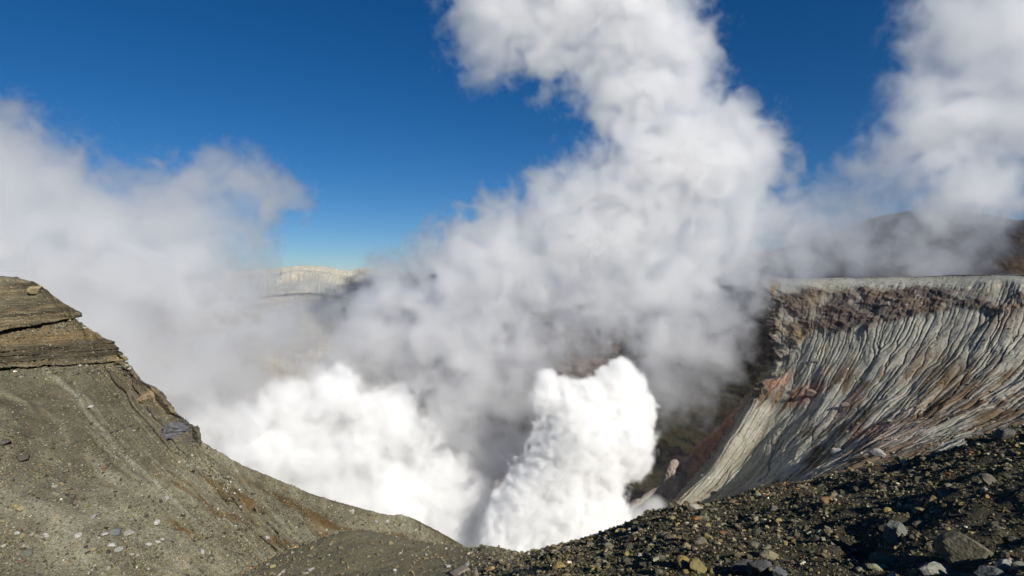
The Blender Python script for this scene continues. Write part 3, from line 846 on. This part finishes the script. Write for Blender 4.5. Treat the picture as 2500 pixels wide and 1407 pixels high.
BIG = [
    # px, py, width, height, colour, label, surface
    (2187, 1292, 62, 80, (0.19, 0.20, 0.165), 'tall pointed grey-green boulder beside a black hollow on the dark scree', 'A'),
    (2368, 1318, 150, 92, (0.17, 0.155, 0.095), 'largest boulder on the scree, broad mossy brown with a sharp peak', 'A'),
    (2430, 1192, 52, 36, (0.17, 0.15, 0.10), 'brown block below the scree crest near the right edge', 'A'),
    (2458, 1062, 52, 40, (0.13, 0.13, 0.12), 'dark angular boulder standing on the scree crest by the right edge', 'A'),
    (1972, 1190, 32, 52, (0.36, 0.37, 0.34), 'upright pale grey stone standing on the scree crest', 'A'),
    (2026, 1234, 46, 28, (0.27, 0.16, 0.065), 'flat rusty ochre stone below the upright pale stone', 'A'),
    (1906, 1240, 26, 24, (0.26, 0.14, 0.06), 'orange brown rock of a joined pair near the crest', 'A'),
    (1887, 1237, 26, 24, (0.14, 0.12, 0.10), 'dark brown rock touching the orange brown one near the crest', 'A'),
    (2284, 1396, 80, 36, (0.31, 0.31, 0.25), 'pale flat boulder at the bottom edge of the scree', 'A'),
    (2285, 1236, 32, 36, (0.28, 0.19, 0.07), 'pointed ochre stone in the middle of the dark scree', 'A'),
    (2318, 1150, 26, 22, (0.36, 0.31, 0.14), 'yellow stone lying against a grey slab high on the scree', 'A'),
    (2322, 1166, 32, 20, (0.20, 0.22, 0.22), 'blue-grey slab just under the yellow stone', 'A'),
    (2153, 1344, 66, 40, (0.20, 0.18, 0.09), 'mustard brown boulder below the pointed grey-green boulder', 'A'),
    (2312, 1352, 88, 36, (0.17, 0.165, 0.13), 'long low grey-brown stone in front of the largest boulder', 'A'),
    (2133, 1364, 56, 22, (0.34, 0.31, 0.16), 'yellowish flat slab under the mustard brown boulder', 'A'),
    (2425, 1405, 96, 52, (0.15, 0.15, 0.14), 'wide dark grey boulder cut by the bottom edge near the corner', 'A'),
    (2462, 1384, 42, 38, (0.36, 0.36, 0.28), 'pale rounded stone in the bottom corner, left of its twin', 'A'),
    (2492, 1392, 40, 32, (0.32, 0.31, 0.22), 'pale yellowish stone at the bottom corner, right of its twin', 'A'),
    (1668, 1370, 40, 44, (0.33, 0.22, 0.05), 'mustard yellow craggy rock near the bottom of the scree', 'A'),
    (1708, 1390, 58, 42, (0.28, 0.23, 0.07), 'yellow-green tilted block beside the mustard craggy rock', 'A'),
    (1396, 1342, 34, 26, (0.13, 0.12, 0.12), 'purple-grey boulder on the crest where the scree meets white steam', 'A'),
    (1700, 1250, 44, 20, (0.48, 0.45, 0.34), 'white and yellow slab on the crest beside the nose of the wall', 'A'),
    (1840, 1221, 18, 18, (0.40, 0.36, 0.22), 'pale yellow stone of a pair on the crest', 'A'),
    (1854, 1216, 16, 16, (0.42, 0.38, 0.24), 'smaller pale yellow stone of a pair on the crest', 'A'),
    (1818, 1384, 66, 44, (0.09, 0.085, 0.085), 'dark boulder at the bottom, left of a grey one', 'A'),
    (1864, 1392, 62, 46, (0.13, 0.125, 0.125), 'grey boulder at the bottom, right of a dark one', 'A'),
    (1900, 1398, 44, 40, (0.14, 0.15, 0.155), 'blue-grey boulder at the bottom edge below two yellow stones', 'A'),
    (1885, 1360, 52, 20, (0.30, 0.26, 0.13), 'yellowish slab at the bottom above the blue-grey boulder', 'A'),
    (1730, 1320, 28, 20, (0.27, 0.22, 0.07), 'olive yellow stone in the lower middle of the scree', 'A'),
    (1765, 1300, 26, 14, (0.26, 0.12, 0.05), 'rust red stone in the middle of the scree', 'A'),
    (1905, 1275, 20, 16, (0.38, 0.30, 0.10), 'bright ochre stone under the joined brown pair', 'A'),
    (2052, 1274, 18, 14, (0.36, 0.25, 0.08), 'ochre stone left of the pointed grey-green boulder', 'A'),
    (2205, 1240, 22, 16, (0.17, 0.18, 0.18), 'blue-grey stone, left one of a row of three', 'A'),
    (2235, 1244, 24, 18, (0.15, 0.16, 0.17), 'blue-grey stone, middle one of a row of three', 'A'),
    (2254, 1242, 20, 18, (0.24, 0.20, 0.14), 'tan stone, right one of a row of three', 'A'),
    (2145, 1256, 24, 16, (0.26, 0.20, 0.16), 'pinkish stone above the pointed grey-green boulder', 'A'),
    (2300, 1180, 52, 12, (0.27, 0.25, 0.13), 'long thin yellowish slab high on the scree', 'A'),
    (2310, 1218, 34, 18, (0.25, 0.23, 0.19), 'buff stone between the long slab and the pointed ochre stone', 'A'),
    (2052, 1216, 18, 16, (0.32, 0.32, 0.30), 'round pale stone half in shadow below the crest', 'A'),
    (1558, 1348, 16, 20, (0.44, 0.44, 0.38), 'small upright white stone on the middle scree', 'A'),
    (1692, 1280, 18, 14, (0.44, 0.40, 0.24), 'cream stone under the crest beside the nose of the wall', 'A'),
    (860, 1248, 12, 13, (0.52, 0.50, 0.46), 'white boulder on the edge of the olive slope against the steam', 'B'),
    (920, 1272, 8, 7, (0.56, 0.54, 0.48), 'small white stone below the edge of the olive slope', 'B'),
    (947, 1273, 8, 7, (0.50, 0.49, 0.46), 'small grey-white stone near the edge of the olive slope', 'B'),
    (52, 1118, 38, 20, (0.10, 0.092, 0.066), 'dark brown boulder half buried in the olive slope', 'B'),
    (16, 1078, 28, 14, (0.09, 0.085, 0.07), 'dark flat boulder by the left edge of the olive slope', 'B'),
    (171, 1212, 22, 10, (0.10, 0.095, 0.075), 'small dark flat rock alone on the olive slope', 'B'),
    (254, 1142, 16, 11, (0.26, 0.15, 0.10), 'reddish rock alone on the olive slope', 'B'),
    (55, 1237, 22, 12, (0.46, 0.38, 0.17), 'yellow and white rock, larger one of a pair', 'B'),
    (37, 1238, 11, 10, (0.42, 0.33, 0.10), 'yellow rock, smaller one of a pair', 'B'),
    (228, 1257, 17, 15, (0.40, 0.41, 0.37), 'tilted oval pale grey stone on the olive slope', 'B'),
    (381, 1275, 17, 12, (0.54, 0.52, 0.44), 'cream white stone alone on the olive slope', 'B'),
    (192, 1308, 18, 11, (0.54, 0.51, 0.46), 'white half round stone left of the dark grey flat rock', 'B'),
    (273, 1327, 20, 11, (0.54, 0.52, 0.47), 'white stone under the dark grey flat rock', 'B'),
    (257, 1299, 20, 8, (0.52, 0.49, 0.44), 'white flat stone touching the dark grey flat rock', 'B'),
    (283, 1296, 30, 15, (0.12, 0.13, 0.13), 'dark grey flat rock between white stones', 'B'),
    (314, 1299, 28, 10, (0.48, 0.46, 0.38), 'whitish low stone right of the dark grey flat rock', 'B'),
    (362, 1327, 18, 9, (0.50, 0.48, 0.42), 'white chip, left one of a short row', 'B'),
    (383, 1321, 15, 8, (0.52, 0.50, 0.45), 'white chip, middle one of a short row', 'B'),
    (396, 1314, 12, 9, (0.53, 0.51, 0.44), 'white chip, right one of a short row', 'B'),
    (290, 1343, 26, 11, (0.38, 0.38, 0.33), 'grey angular slab low on the olive slope', 'B'),
    (228, 1336, 16, 10, (0.38, 0.30, 0.13), 'ochre stone left of the grey angular slab', 'B'),
    (406, 1215, 13, 11, (0.50, 0.49, 0.43), 'white stone high on the olive slope under pale rills', 'B'),
    (60, 1355, 24, 15, (0.17, 0.18, 0.13), 'grey-green rounded boulder in the lower left', 'B'),
    (46, 1375, 15, 12, (0.22, 0.14, 0.10), 'reddish brown stone in the lower left corner', 'B'),
    (650, 1313, 13, 12, (0.46, 0.44, 0.40), 'grey-white boulder beside rusty ground', 'B'),
    (497, 1346, 13, 10, (0.52, 0.50, 0.44), 'white stone in the lower middle of the olive slope', 'B'),
    (683, 1354, 9, 9, (0.46, 0.46, 0.44), 'small pale stone below the grey-white boulder', 'B'),
    (130, 1187, 12, 12, (0.40, 0.38, 0.28), 'pale yellow stone halfway down the olive slope', 'B'),
    (221, 991, 15, 8, (0.50, 0.50, 0.46), 'white slab lying high on the olive slope', 'B'),
    (325, 1052, 11, 4, (0.48, 0.47, 0.42), 'thin white slab near the grey outcrop', 'B'),
    (209, 800, 9, 7, (0.42, 0.41, 0.37), 'pale block above the layered cliff edge', 'B'),
    (105, 1312, 12, 9, (0.50, 0.48, 0.42), 'white stone left of a tiny pair in the lower left', 'B'),
    (117, 1304, 10, 9, (0.50, 0.47, 0.40), 'cream stone of a tiny pair in the lower left', 'B'),
    (38, 1308, 11, 8, (0.50, 0.48, 0.43), 'white stone nearest the left edge, low on the slope', 'B'),
    (755, 1392, 17, 9, (0.46, 0.43, 0.38), 'pale flat stone on the near gravel mound', 'A'),
    (747, 1402, 18, 8, (0.40, 0.36, 0.30), 'pinkish flat stone under the pale flat one', 'A'),
    (835, 1364, 16, 7, (0.12, 0.085, 0.06), 'dark brown stone at the foot of the gravel mound', 'A'),
    (1084, 1342, 10, 16, (0.34, 0.33, 0.29), 'pale upright stone on the gravel mound', 'A'),
    (977, 1350, 10, 6, (0.44, 0.43, 0.37), 'small white chip in the middle of the gravel mound', 'A'),
    (1093, 1382, 14, 9, (0.42, 0.41, 0.36), 'pale stone on the front of the gravel mound', 'A'),
    (963, 1395, 10, 8, (0.44, 0.43, 0.40), 'whitish stone at the bottom of the gravel mound', 'A'),
    (1140, 1378, 14, 9, (0.42, 0.42, 0.38), 'pale stone right of the gravel mound crest', 'A'),
    (1218, 1370, 18, 14, (0.36, 0.31, 0.25), 'pinkish buff stone where gravel turns to dark scree', 'A'),
    (1198, 1390, 22, 16, (0.36, 0.25, 0.10), 'ochre stone where gravel turns to dark scree', 'A'),
    (1125, 1390, 56, 22, (0.28, 0.25, 0.18), 'broken buff rock slab at the bottom middle', 'A'),
    (1160, 1398, 20, 40, (0.20, 0.17, 0.12), 'leaning brown splinter of rock at the bottom middle', 'A'),
    (2046, 1100, 30, 20, (0.50, 0.48, 0.44), 'white boulder perched in a gully of the right wall', 'W'),
    (2140, 1106, 36, 22, (0.46, 0.43, 0.40), 'whitish cracked boulder low on the right wall', 'W'),
    (1855, 1172, 15, 11, (0.50, 0.49, 0.46), 'white stone at the mouth of the winding gully', 'W'),
    (2065, 988, 20, 12, (0.26, 0.22, 0.18), 'brown boulder halfway up the right wall', 'W'),
    (1990, 880, 18, 10, (0.27, 0.25, 0.22), 'grey boulder under the dark rock belt', 'W'),
    (2165, 743, 16, 9, (0.30, 0.28, 0.26), 'pale grey rock in the dark belt below the rim', 'W'),
    (1975, 962, 30, 24, (0.24, 0.17, 0.13), 'rust streaked rock knob on the right wall', 'W'),
]
for k, (px, py, w, h_, colr, lab, s_) in enumerate(BIG):
    colr = np.array(colr)
    colr = (colr * .8 + colr.mean() * .2) * (1.0 if colr.mean() < .15 and s_ == 'B' else {'A': .68, 'B': .62, 'W': .6}[s_])
    w, h_ = (w * .92, h_ * .92) if s_ == 'A' else (w, h_)
    rock(px, py, w, h_, colr, lab, s_, level=4 if w > 80 else 3, seed=k * 7 + 3, rot=random.uniform(-.5, .5), sink=.28)

# further rocks in five colours, shapes shared
shared = {}
for cname in ('dark grey', 'grey', 'olive brown', 'pale grey', 'ochre yellow'):
    for k in range(4):
        rr = np.random.default_rng(k * 13 + len(cname))
        sv, sf = rock_shape(2, rr, 8, .08, (1, .85, 1))
        sv = sv / ((sv.max(0) - sv.min(0)) / 2)
        shared[cname, k] = raw_mesh('rock', sv, sf, 3, M_STONE, np.broadcast_to(np.array(PAL[cname]), sv.shape), smooth=False)
MARKS = [(2187, 1292, 'the pointed grey-green boulder'), (2368, 1318, 'the largest mossy brown boulder'), (2430, 1192, 'the brown right-edge block'), (2458, 1062, 'the dark crest boulder far right'),
         (1972, 1190, 'the upright pale crest stone'), (2026, 1234, 'the flat rusty ochre stone'), (1896, 1240, 'the joined brown crest pair'), (2284, 1396, 'the pale flat bottom boulder'),
         (2285, 1236, 'the pointed ochre stone'), (2320, 1158, 'the yellow stone on blue-grey slab'), (2153, 1344, 'the mustard brown boulder'), (2312, 1352, 'the long low grey-brown stone'), (2425, 1405, 'the wide dark bottom boulder'),
         (2475, 1388, 'the pale twin corner stones'), (1668, 1370, 'the mustard yellow craggy rock'), (1708, 1390, 'the yellow-green tilted block'), (1396, 1342, 'the purple-grey crest boulder'), (1700, 1250, 'the white-yellow crest slab'),
         (1847, 1218, 'the pale yellow crest pair'), (1840, 1388, 'the dark bottom boulder pair'), (1885, 1360, 'the yellowish lower slab'), (1730, 1320, 'the olive yellow stone'), (1765, 1300, 'the rust red stone'),
         (2052, 1274, 'the lone ochre stone'), (2230, 1242, 'the row of three stones'), (2300, 1180, 'the long thin yellowish slab'), (2052, 1216, 'the round pale stone in shadow'), (1558, 1348, 'the upright white stone'),
         (1692, 1280, 'the cream stone'), (755, 1394, 'the pale flat mound stone'), (835, 1364, 'the dark brown mound stone'), (1084, 1342, 'the pale upright mound stone'), (977, 1350, 'the white mound chip'),
         (1093, 1382, 'the pale front mound stone'), (1218, 1370, 'the pinkish buff stone'), (1198, 1390, 'the ochre stone by the mound'), (1125, 1390, 'the broken buff slab')]
n_more = 296 - len(BIG)
r = np.random.default_rng(77)
p_, i_, j_ = pick_cells(A, inA * (.08 + .92 * dark) * ((AY < 1405) & (AX < 2495)), n_more, 1.7, r)
todo = []
for k in range(n_more):
    px, py = AX[i_[k], j_[k]], AY[i_[k], j_[k]]
    cname = ('dark grey', 'grey', 'olive brown', 'pale grey', 'ochre yellow')[r.choice(5, p=[.34, .28, .2, .1, .08])]
    crest_y = np.interp(px, [c[0] for c in crest], [c[1] for c in crest])
    f_ = (py - crest_y) / max(1407 - crest_y, 30)
    lm = min(MARKS, key=lambda q_: math.hypot(q_[0] - px, (q_[1] - py) * 1.6))
    dx_, dy_ = px - lm[0], (py - lm[1]) * 1.6
    where = ('left of' if dx_ < 0 else 'right of') if abs(dx_) > abs(dy_) else ('above' if dy_ < 0 else 'below')
    near_ = '' if math.hypot(dx_, dy_) > 90 else 'just '
    if px < 1290:
        zone = 'on the gravel mound left of the dark scree'
    else:
        side = 'left end' if px < 1700 else 'middle' if px < 2100 else 'right end'
        zone = ('just under the crest at the ' if f_ < .3 else 'halfway down the ' if f_ < .65 else 'low down at the ') + side + ' of the dark scree'
        zone = zone.replace('halfway down the middle of', 'in the very middle of').replace('halfway down the', 'halfway down at the')
    w = float((10 + 14 * r.random() ** 2) * (1 + .7 * f_))
    size_ = 'tiny' if w < 13 else 'small' if w < 19 else 'middling'
    todo.append((px, py, w, w * r.uniform(.5, .85), cname, '%s %s rock %s%s %s' % (size_, cname, near_, where, lm[2]), '%s rocks %s' % (cname, zone), k))
for q_ in todo:
    same = sorted(x[2] for x in todo if x[5] == q_[5])
    rank = same.index(q_[2])
    extra = '' if len(same) == 1 else (', smaller one', ', larger one')[rank] if len(same) == 2 else (', smallest of three', ', middle-sized of three', ', largest of three')[rank] if len(same) == 3 else (', smallest of four', ', second smallest of four', ', second largest of four', ', largest of four')[rank] if len(same) == 4 else ''
    rock(*q_[:5], q_[5] + extra, 'A', group=q_[6], seed=q_[7], mesh=shared[q_[4], q_[7] % 4], sink=.3)
# tan block on top of the layered cliff, and the grey outcrop under it, on the edge of the slope
SURF['B'] = (B, nB, BX, BY, ((BX > -60) & (BX < 1180)).astype(float))
rock(90, 708, 34, 22, (0.24, 0.195, 0.115), 'tan overhanging block on top of the layered cliff', 'B', level=3, seed=501, rot=.2, sink=.15)
rock(52, 690, 12, 9, (0.33, 0.31, 0.25), 'small grey rock on the cliff top beside the tan block', 'B', level=3, seed=502, rot=.2, sink=.15)
rock(424, 1040, 62, 42, (0.11, 0.112, 0.115), 'dark grey craggy outcrop on the edge of the olive slope', 'B', level=4, seed=503, rot=.3, sink=.4, planes=22, rough=.45)
rock(362, 962, 40, 40, (0.22, 0.165, 0.10), 'brown rounded outcrop on the edge of the olive slope', 'B', level=4, seed=504, rot=.6, sink=.45, planes=22, rough=.4)


# ------------------------------------------------------------------ steam
def steam_material(name, aniso=0.1):
    mat = bpy.data.materials.new(name)
    mat.use_nodes = True
    t = mat.node_tree
    t.nodes.clear()
    pv = t.nodes.new('ShaderNodeVolumePrincipled')
    pv.inputs['Color'].default_value = (1, 1, 1, 1)
    pv.inputs['Density'].default_value = 1
    pv.inputs['Anisotropy'].default_value = aniso
    t.links.new(pv.outputs[0], t.nodes.new('ShaderNodeOutputMaterial').inputs['Volume'])
    return mat


M_STEAM = steam_material('steam', 0.0)
M_STEAM.node_tree.nodes['Principled Volume'].inputs['Color'].default_value = (.985, .985, .98, 1)
M_DRIFT = steam_material('drifting_steam', 0.68)


def steam(name, label, puffs, vox, noise_scale, amp, soft, thick=1.0, detail=8, rough=.64, warp=0.0, billow=0.0, gain=1.0, mat=M_STEAM, patchy=0.0, swell=1.0, curl=0.0):
    """A body of steam: a density grid grown from puffs (px, py, depth, radius in px, density per metre), its edges torn by noise."""
    pf = []
    for px, py, Y, R_, dn in puffs:
        c = P(px, py, Y)
        pf.append((*c, R_ / F * Y * swell, dn * gain))
    pf = np.array(pf)
    lo = (pf[:, :3] - pf[:, 3:4] * 1.45).min(0)
    hi = (pf[:, :3] + pf[:, 3:4] * 1.45).max(0)
    lo[0] = max(lo[0], -420)
    hi[0] = min(hi[0], 640)
    hi[2] = min(hi[2], 330)
    n = [int(math.ceil((hi[i] - lo[i]) / vox)) + 1 for i in range(3)]
    ax = [lo[i] + vox * np.arange(n[i]) for i in range(3)]
    b = np.full((n[2], n[1], n[0]), -3.0, np.float32)
    ws = np.full(b.shape, 1e-6, np.float32)
    ds = np.zeros(b.shape, np.float32)
    for x, y, z, R_, dn in pf:
        s = [slice(max(0, int((q_ - R_ * 1.5 - lo[i]) / vox)), min(n[i], int((q_ + R_ * 1.5 - lo[i]) / vox) + 2)) for i, q_ in enumerate((x, y, z))]
        rr = np.sqrt((ax[2][s[2]][:, None, None] - z) ** 2 + ((ax[1][s[1]][None, :, None] - y) / thick) ** 2 + (ax[0][s[0]][None, None, :] - x) ** 2)
        bk = (1 - rr / R_).astype(np.float32)
        sl = (s[2], s[1], s[0])
        m = b[sl]
        # smooth union
        h_ = np.clip(.5 + .5 * (bk - m) / .25, 0, 1)
        b[sl] = m * (1 - h_) + bk * h_ + .25 * h_ * (1 - h_)
        w = np.exp(np.clip(5 * bk, -8, 6))
        ws[sl] += w
        ds[sl] += w * dn
    me = bpy.data.meshes.new(name)
    me.vertices.add(b.size)
    for nm, arr in (('base', b), ('dens', ds / ws)):
        at = me.attributes.new(nm, 'FLOAT', 'POINT')
        at.data.foreach_set('value', arr.ravel())
    me.materials.append(mat)
    o = link(name, me, None, kind='stuff', label=label)
    g = bpy.data.node_groups.new(name, 'GeometryNodeTree')
    g.interface.new_socket('Geometry', in_out='INPUT', socket_type='NodeSocketGeometry')
    g.interface.new_socket('Geometry', in_out='OUTPUT', socket_type='NodeSocketGeometry')
    t = Nodes(g)
    gi, go = t.n('NodeGroupInput'), t.n('NodeGroupOutput')
    vc = t.n('GeometryNodeVolumeCube')
    vc.inputs['Min'].default_value = lo
    vc.inputs['Max'].default_value = [lo[i] + vox * (n[i] - 1) for i in range(3)]
    for i, k in enumerate(('Resolution X', 'Resolution Y', 'Resolution Z')):
        vc.inputs[k].default_value = n[i]
    pos = t.n('GeometryNodeInputPosition').outputs[0]
    sx = t.n('ShaderNodeSeparateXYZ')
    t.put(sx.inputs[0], t.vm('MULTIPLY', t.vm('SUBTRACT', pos, tuple(lo)), (1 / vox,) * 3))
    rd = [t.m('ROUND', sx.outputs[i]) for i in range(3)]
    idx = t.m('MULTIPLY_ADD', t.m('MULTIPLY_ADD', rd[2], float(n[1]), rd[1]), float(n[0]), rd[0])
    vals = []
    for nm in ('base', 'dens'):
        na = t.n('GeometryNodeInputNamedAttribute', data_type='FLOAT')
        na.inputs['Name'].default_value = nm
        si = t.n('GeometryNodeSampleIndex', data_type='FLOAT', domain='POINT')
        t.put(si.inputs['Geometry'], gi.outputs[0])
        t.put(si.inputs['Value'], na.outputs[0])
        t.put(si.inputs['Index'], idx)
        vals.append(si.outputs[0])
    p = pos
    if warp:
        wz = t.n('ShaderNodeTexNoise')
        t.put(wz.inputs['Vector'], pos)
        wz.inputs['Scale'].default_value = noise_scale * 1.4
        wz.inputs['Detail'].default_value = 2
        p = t.vm('ADD', pos, t.vm('MULTIPLY', t.vm('SUBTRACT', wz.outputs['Color'], (.5, .5, .5)), (warp,) * 3))
    nz = t.noise(p, noise_scale, detail, rough)
    e = t.m('MULTIPLY', t.m('SUBTRACT', nz, .5), 2 * amp)
    n2 = t.noise(p, noise_scale * .33, 3, .5)
    e = t.m('MULTIPLY_ADD', t.m('SUBTRACT', n2, .5), amp, e)
    if curl:
        wq = t.n('ShaderNodeTexNoise')
        t.put(wq.inputs['Vector'], p)
        wq.inputs['Scale'].default_value = noise_scale * 1.6
        wq.inputs['Detail'].default_value = 1
        pc = t.vm('ADD', p, t.vm('MULTIPLY', t.vm('SUBTRACT', wq.outputs['Color'], (.5, .5, .5)), (.9 / noise_scale,) * 3))
        e = t.m('MULTIPLY_ADD', t.m('SUBTRACT', t.noise(pc, noise_scale * 2.1, 4, .62), .5), 2 * curl, e)
    if billow:
        bl = 0
        sc_, am = noise_scale * 2.2, billow
        for k in range(4):
            q_ = t.m('ABSOLUTE', t.m('SUBTRACT', t.noise(p, sc_, 0), .5))
            e = t.m('ADD', e, t.m('MULTIPLY', t.m('SUBTRACT', q_, .12), am * 4))
            sc_ *= 2.1
            am *= .55
    d = t.m('MULTIPLY', t.m('ADD', vals[0], e), 1 / soft, clamp=True)
    d = t.m('MULTIPLY', t.m('POWER', d, 1.15), vals[1])
    if patchy:
        d = t.m('MULTIPLY', d, t.ramp(t.noise(p, noise_scale * .8, 5, .6), .36, .64, 1 - patchy, 1 + patchy))
    t.put(vc.inputs['Density'], d)
    sm = t.n('GeometryNodeSetMaterial')
    sm.inputs['Material'].default_value = mat
    t.put(sm.inputs[0], vc.outputs[0])
    t.put(go.inputs[0], sm.outputs[0])
    o.modifiers.new('steam', 'NODES').node_group = g
    return o


Y = 290
steam('steam_column', 'dense white steam column boiling up from the vent', [
    (1340, 975, Y, 46, .5), (1335, 930, Y, 32, .3), (1372, 938, Y, 26, .25), (1395, 1000, Y, 72, .5), (1450, 985, Y, 72, .5), (1505, 955, Y, 56, .5), (1518, 908, Y, 40, .35), (1478, 922, Y, 30, .3), (1552, 945, Y, 34, .35), (1550, 1005, Y, 56, .5), (1420, 1070, Y, 120, .5), (1510, 1070, Y, 92, .5), (1545, 1130, Y, 48, .3),
    (1370, 1170, Y, 112, .5), (1450, 1150, Y, 90, .5), (1300, 1245, Y, 105, .5), (1410, 1250, Y, 118, .5), (1475, 1250, Y, 62, .5), (1255, 1325, Y, 100, .5), (1400, 1345, Y, 140, .5), (1510, 1330, Y, 62, .5),
    (1300, 1450, Y, 150, .5), (1450, 1450, Y, 130, .5)], 0.85, .075, .22, .28, curl=.34, billow=.16, rough=.6, warp=5, gain=.9)
Y = 315
steam('steam_bank', 'bright white steam bank filling the crater behind the olive slope', [
    (600, 1060, Y, 85, .10), (700, 1010, Y, 95, .12), (820, 985, Y, 100, .14), (930, 1020, Y, 95, .14), (1005, 1075, Y, 80, .12), (1085, 1170, Y, 80, .10), (700, 1120, Y, 140, .15), (850, 1130, Y, 150, .15),
    (955, 1210, Y, 130, .15), (1080, 1265, Y, 115, .15), (1190, 1300, Y, 100, .12), (580, 1130, Y, 120, .10), (500, 1080, Y, 100, .06), (750, 1230, Y, 140, .15), (1150, 1220, Y, 70, .08),
    (600, 1250, Y, 140, .1), (900, 1340, Y, 160, .15), (1100, 1390, Y, 150, .15)], 1.25, .05, .24, .45, curl=.9, thick=.7, warp=8, gain=.8, patchy=.75)
Y = 330
steam('drifting_cloud', 'grey-white cloud of steam drifting over the left slope', [
    (-80, 400, Y, 170, .035), (90, 470, Y, 160, .035), (-30, 620, Y, 260, .03), (250, 560, Y, 160, .03), (380, 520, Y, 125, .03), (480, 510, Y, 110, .03), (565, 430, Y, 85, .03), (625, 470, Y, 85, .03),
    (700, 485, Y, 65, .025), (560, 560, Y, 110, .03), (450, 680, Y, 180, .03), (230, 760, Y, 260, .03), (560, 740, Y, 130, .03), (480, 900, Y, 190, .03), (620, 850, Y, 80, .02), (330, 930, Y, 160, .03),
    (560, 1000, Y, 120, .03), (640, 660, Y, 60, .02), (590, 700, Y, 85, .03), (560, 665, Y, 90, .03), (622, 690, Y, 60, .03), (610, 790, Y, 90, .026), (600, 900, Y, 100, .026), (700, 810, Y, 130, .024), (790, 880, Y, 130, .028), (880, 800, Y, 110, .022), (770, 770, Y, 100, .016)], 1.8, .036, .32, .6, curl=1.15, thick=.55, warp=16, gain=3.4, mat=M_DRIFT, patchy=.4, swell=1.12)
Y = 340
steam('steam_plume', 'tall grey-white plume of steam leaning up to the top of the sky', [
    (1230, 40, Y, 140, .03), (1390, 30, Y, 160, .035), (1540, 60, Y, 160, .035), (1640, 120, Y, 120, .03), (1480, 170, Y, 110, .035), (1600, 250, Y, 145, .04), (1700, 300, Y, 115, .04), (1190, 150, Y, 70, .025), (1330, 110, Y, 80, .03),
    (1680, 400, Y, 160, .04), (1790, 370, Y, 115, .035), (1860, 395, Y, 85, .03), (1570, 420, Y, 130, .04), (1450, 490, Y, 120, .04), (1330, 540, Y, 110, .04), (1220, 580, Y, 105, .04), (1120, 620, Y, 100, .04),
    (1040, 640, Y, 85, .03), (1000, 700, Y, 85, .03), (1100, 740, Y, 120, .03), (1250, 690, Y, 150, .03), (1400, 620, Y, 160, .035), (1550, 560, Y, 170, .04), (1700, 540, Y, 150, .035), (1820, 490, Y, 110, .025),
    (1380, 740, Y, 110, .02), (1150, 840, Y, 140, .03), (1000, 820, Y, 120, .025), (1200, 930, Y, 110, .028), (1080, 970, Y, 95, .028), (1010, 960, Y, 80, .02), (1130, 1040, Y, 110, .03), (1230, 1090, Y, 90, .03), (1190, 1140, Y, 80, .04), (1300, 850, Y, 120, .022), (1250, 980, Y, 100, .022), (1420, 830, Y, 90, .010), (1020, 890, Y, 100, .015), (965, 690, Y, 80, .032), (930, 770, Y, 90, .024), (920, 850, Y, 90, .018), (1160, 720, Y, 130, .035), (1060, 790, Y, 120, .03), (1500, 700, Y, 140, .03), (1640, 700, Y, 150, .028), (1660, 820, Y, 140, .026), (1650, 930, Y, 110, .018), (1750, 770, Y, 110, .02), (1740, 880, Y, 80, .012),
    (1900, 560, Y, 110, .017), (1985, 540, Y, 95, .015), (1830, 640, Y, 100, .016), (2050, 525, Y, 85, .013), (1920, 635, Y, 80, .010), (1440, -120, Y, 140, .03), (1610, -140, Y, 150, .03)], 1.6, .040, .28, .6, curl=1.3, thick=.55, warp=14, gain=5.6, mat=M_DRIFT, patchy=.38, swell=1.12)
Y = 600
steam('steam_cloud', 'grey cloud of steam behind the right rim in front of the dark mountain', [
    (2420, 50, Y, 200, .016), (2330, 130, Y, 130, .014), (2440, 250, Y, 200, .016), (2290, 330, Y, 140, .015), (2200, 400, Y, 115, .014), (2120, 460, Y, 95, .012), (2230, 250, Y, 100, .013), (2370, 440, Y, 160, .014), (2160, 490, Y, 80, .010), (2300, 560, Y, 120, .010),
    (2190, 600, Y, 120, .010), (2390, 560, Y, 80, .004), (2280, 620, Y, 110, .009), (2070, 605, Y, 100, .011), (1970, 630, Y, 85, .015), (2130, 550, Y, 90, .012), (2330, 620, Y, 80, .004), (2600, 200, Y, 200, .015), (2560, 30, Y, 200, .015), (2080, 560, Y, 80, .006), (2450, -140, Y, 220, .015)], 2.8, .021, .32, .6, curl=1.15, thick=.6, warp=22, gain=2.9, mat=M_DRIFT, patchy=.6, swell=1.1)
Y = 296
steam('steam_wisp', 'thin wisp of steam curling at the foot of the wall nose', [
    (1600, 1245, Y, 40, .12), (1570, 1280, Y, 50, .14), (1630, 1255, Y, 26, .04), (1560, 1330, Y, 60, .08)], 1.0, .07, .55, .5, warp=4)
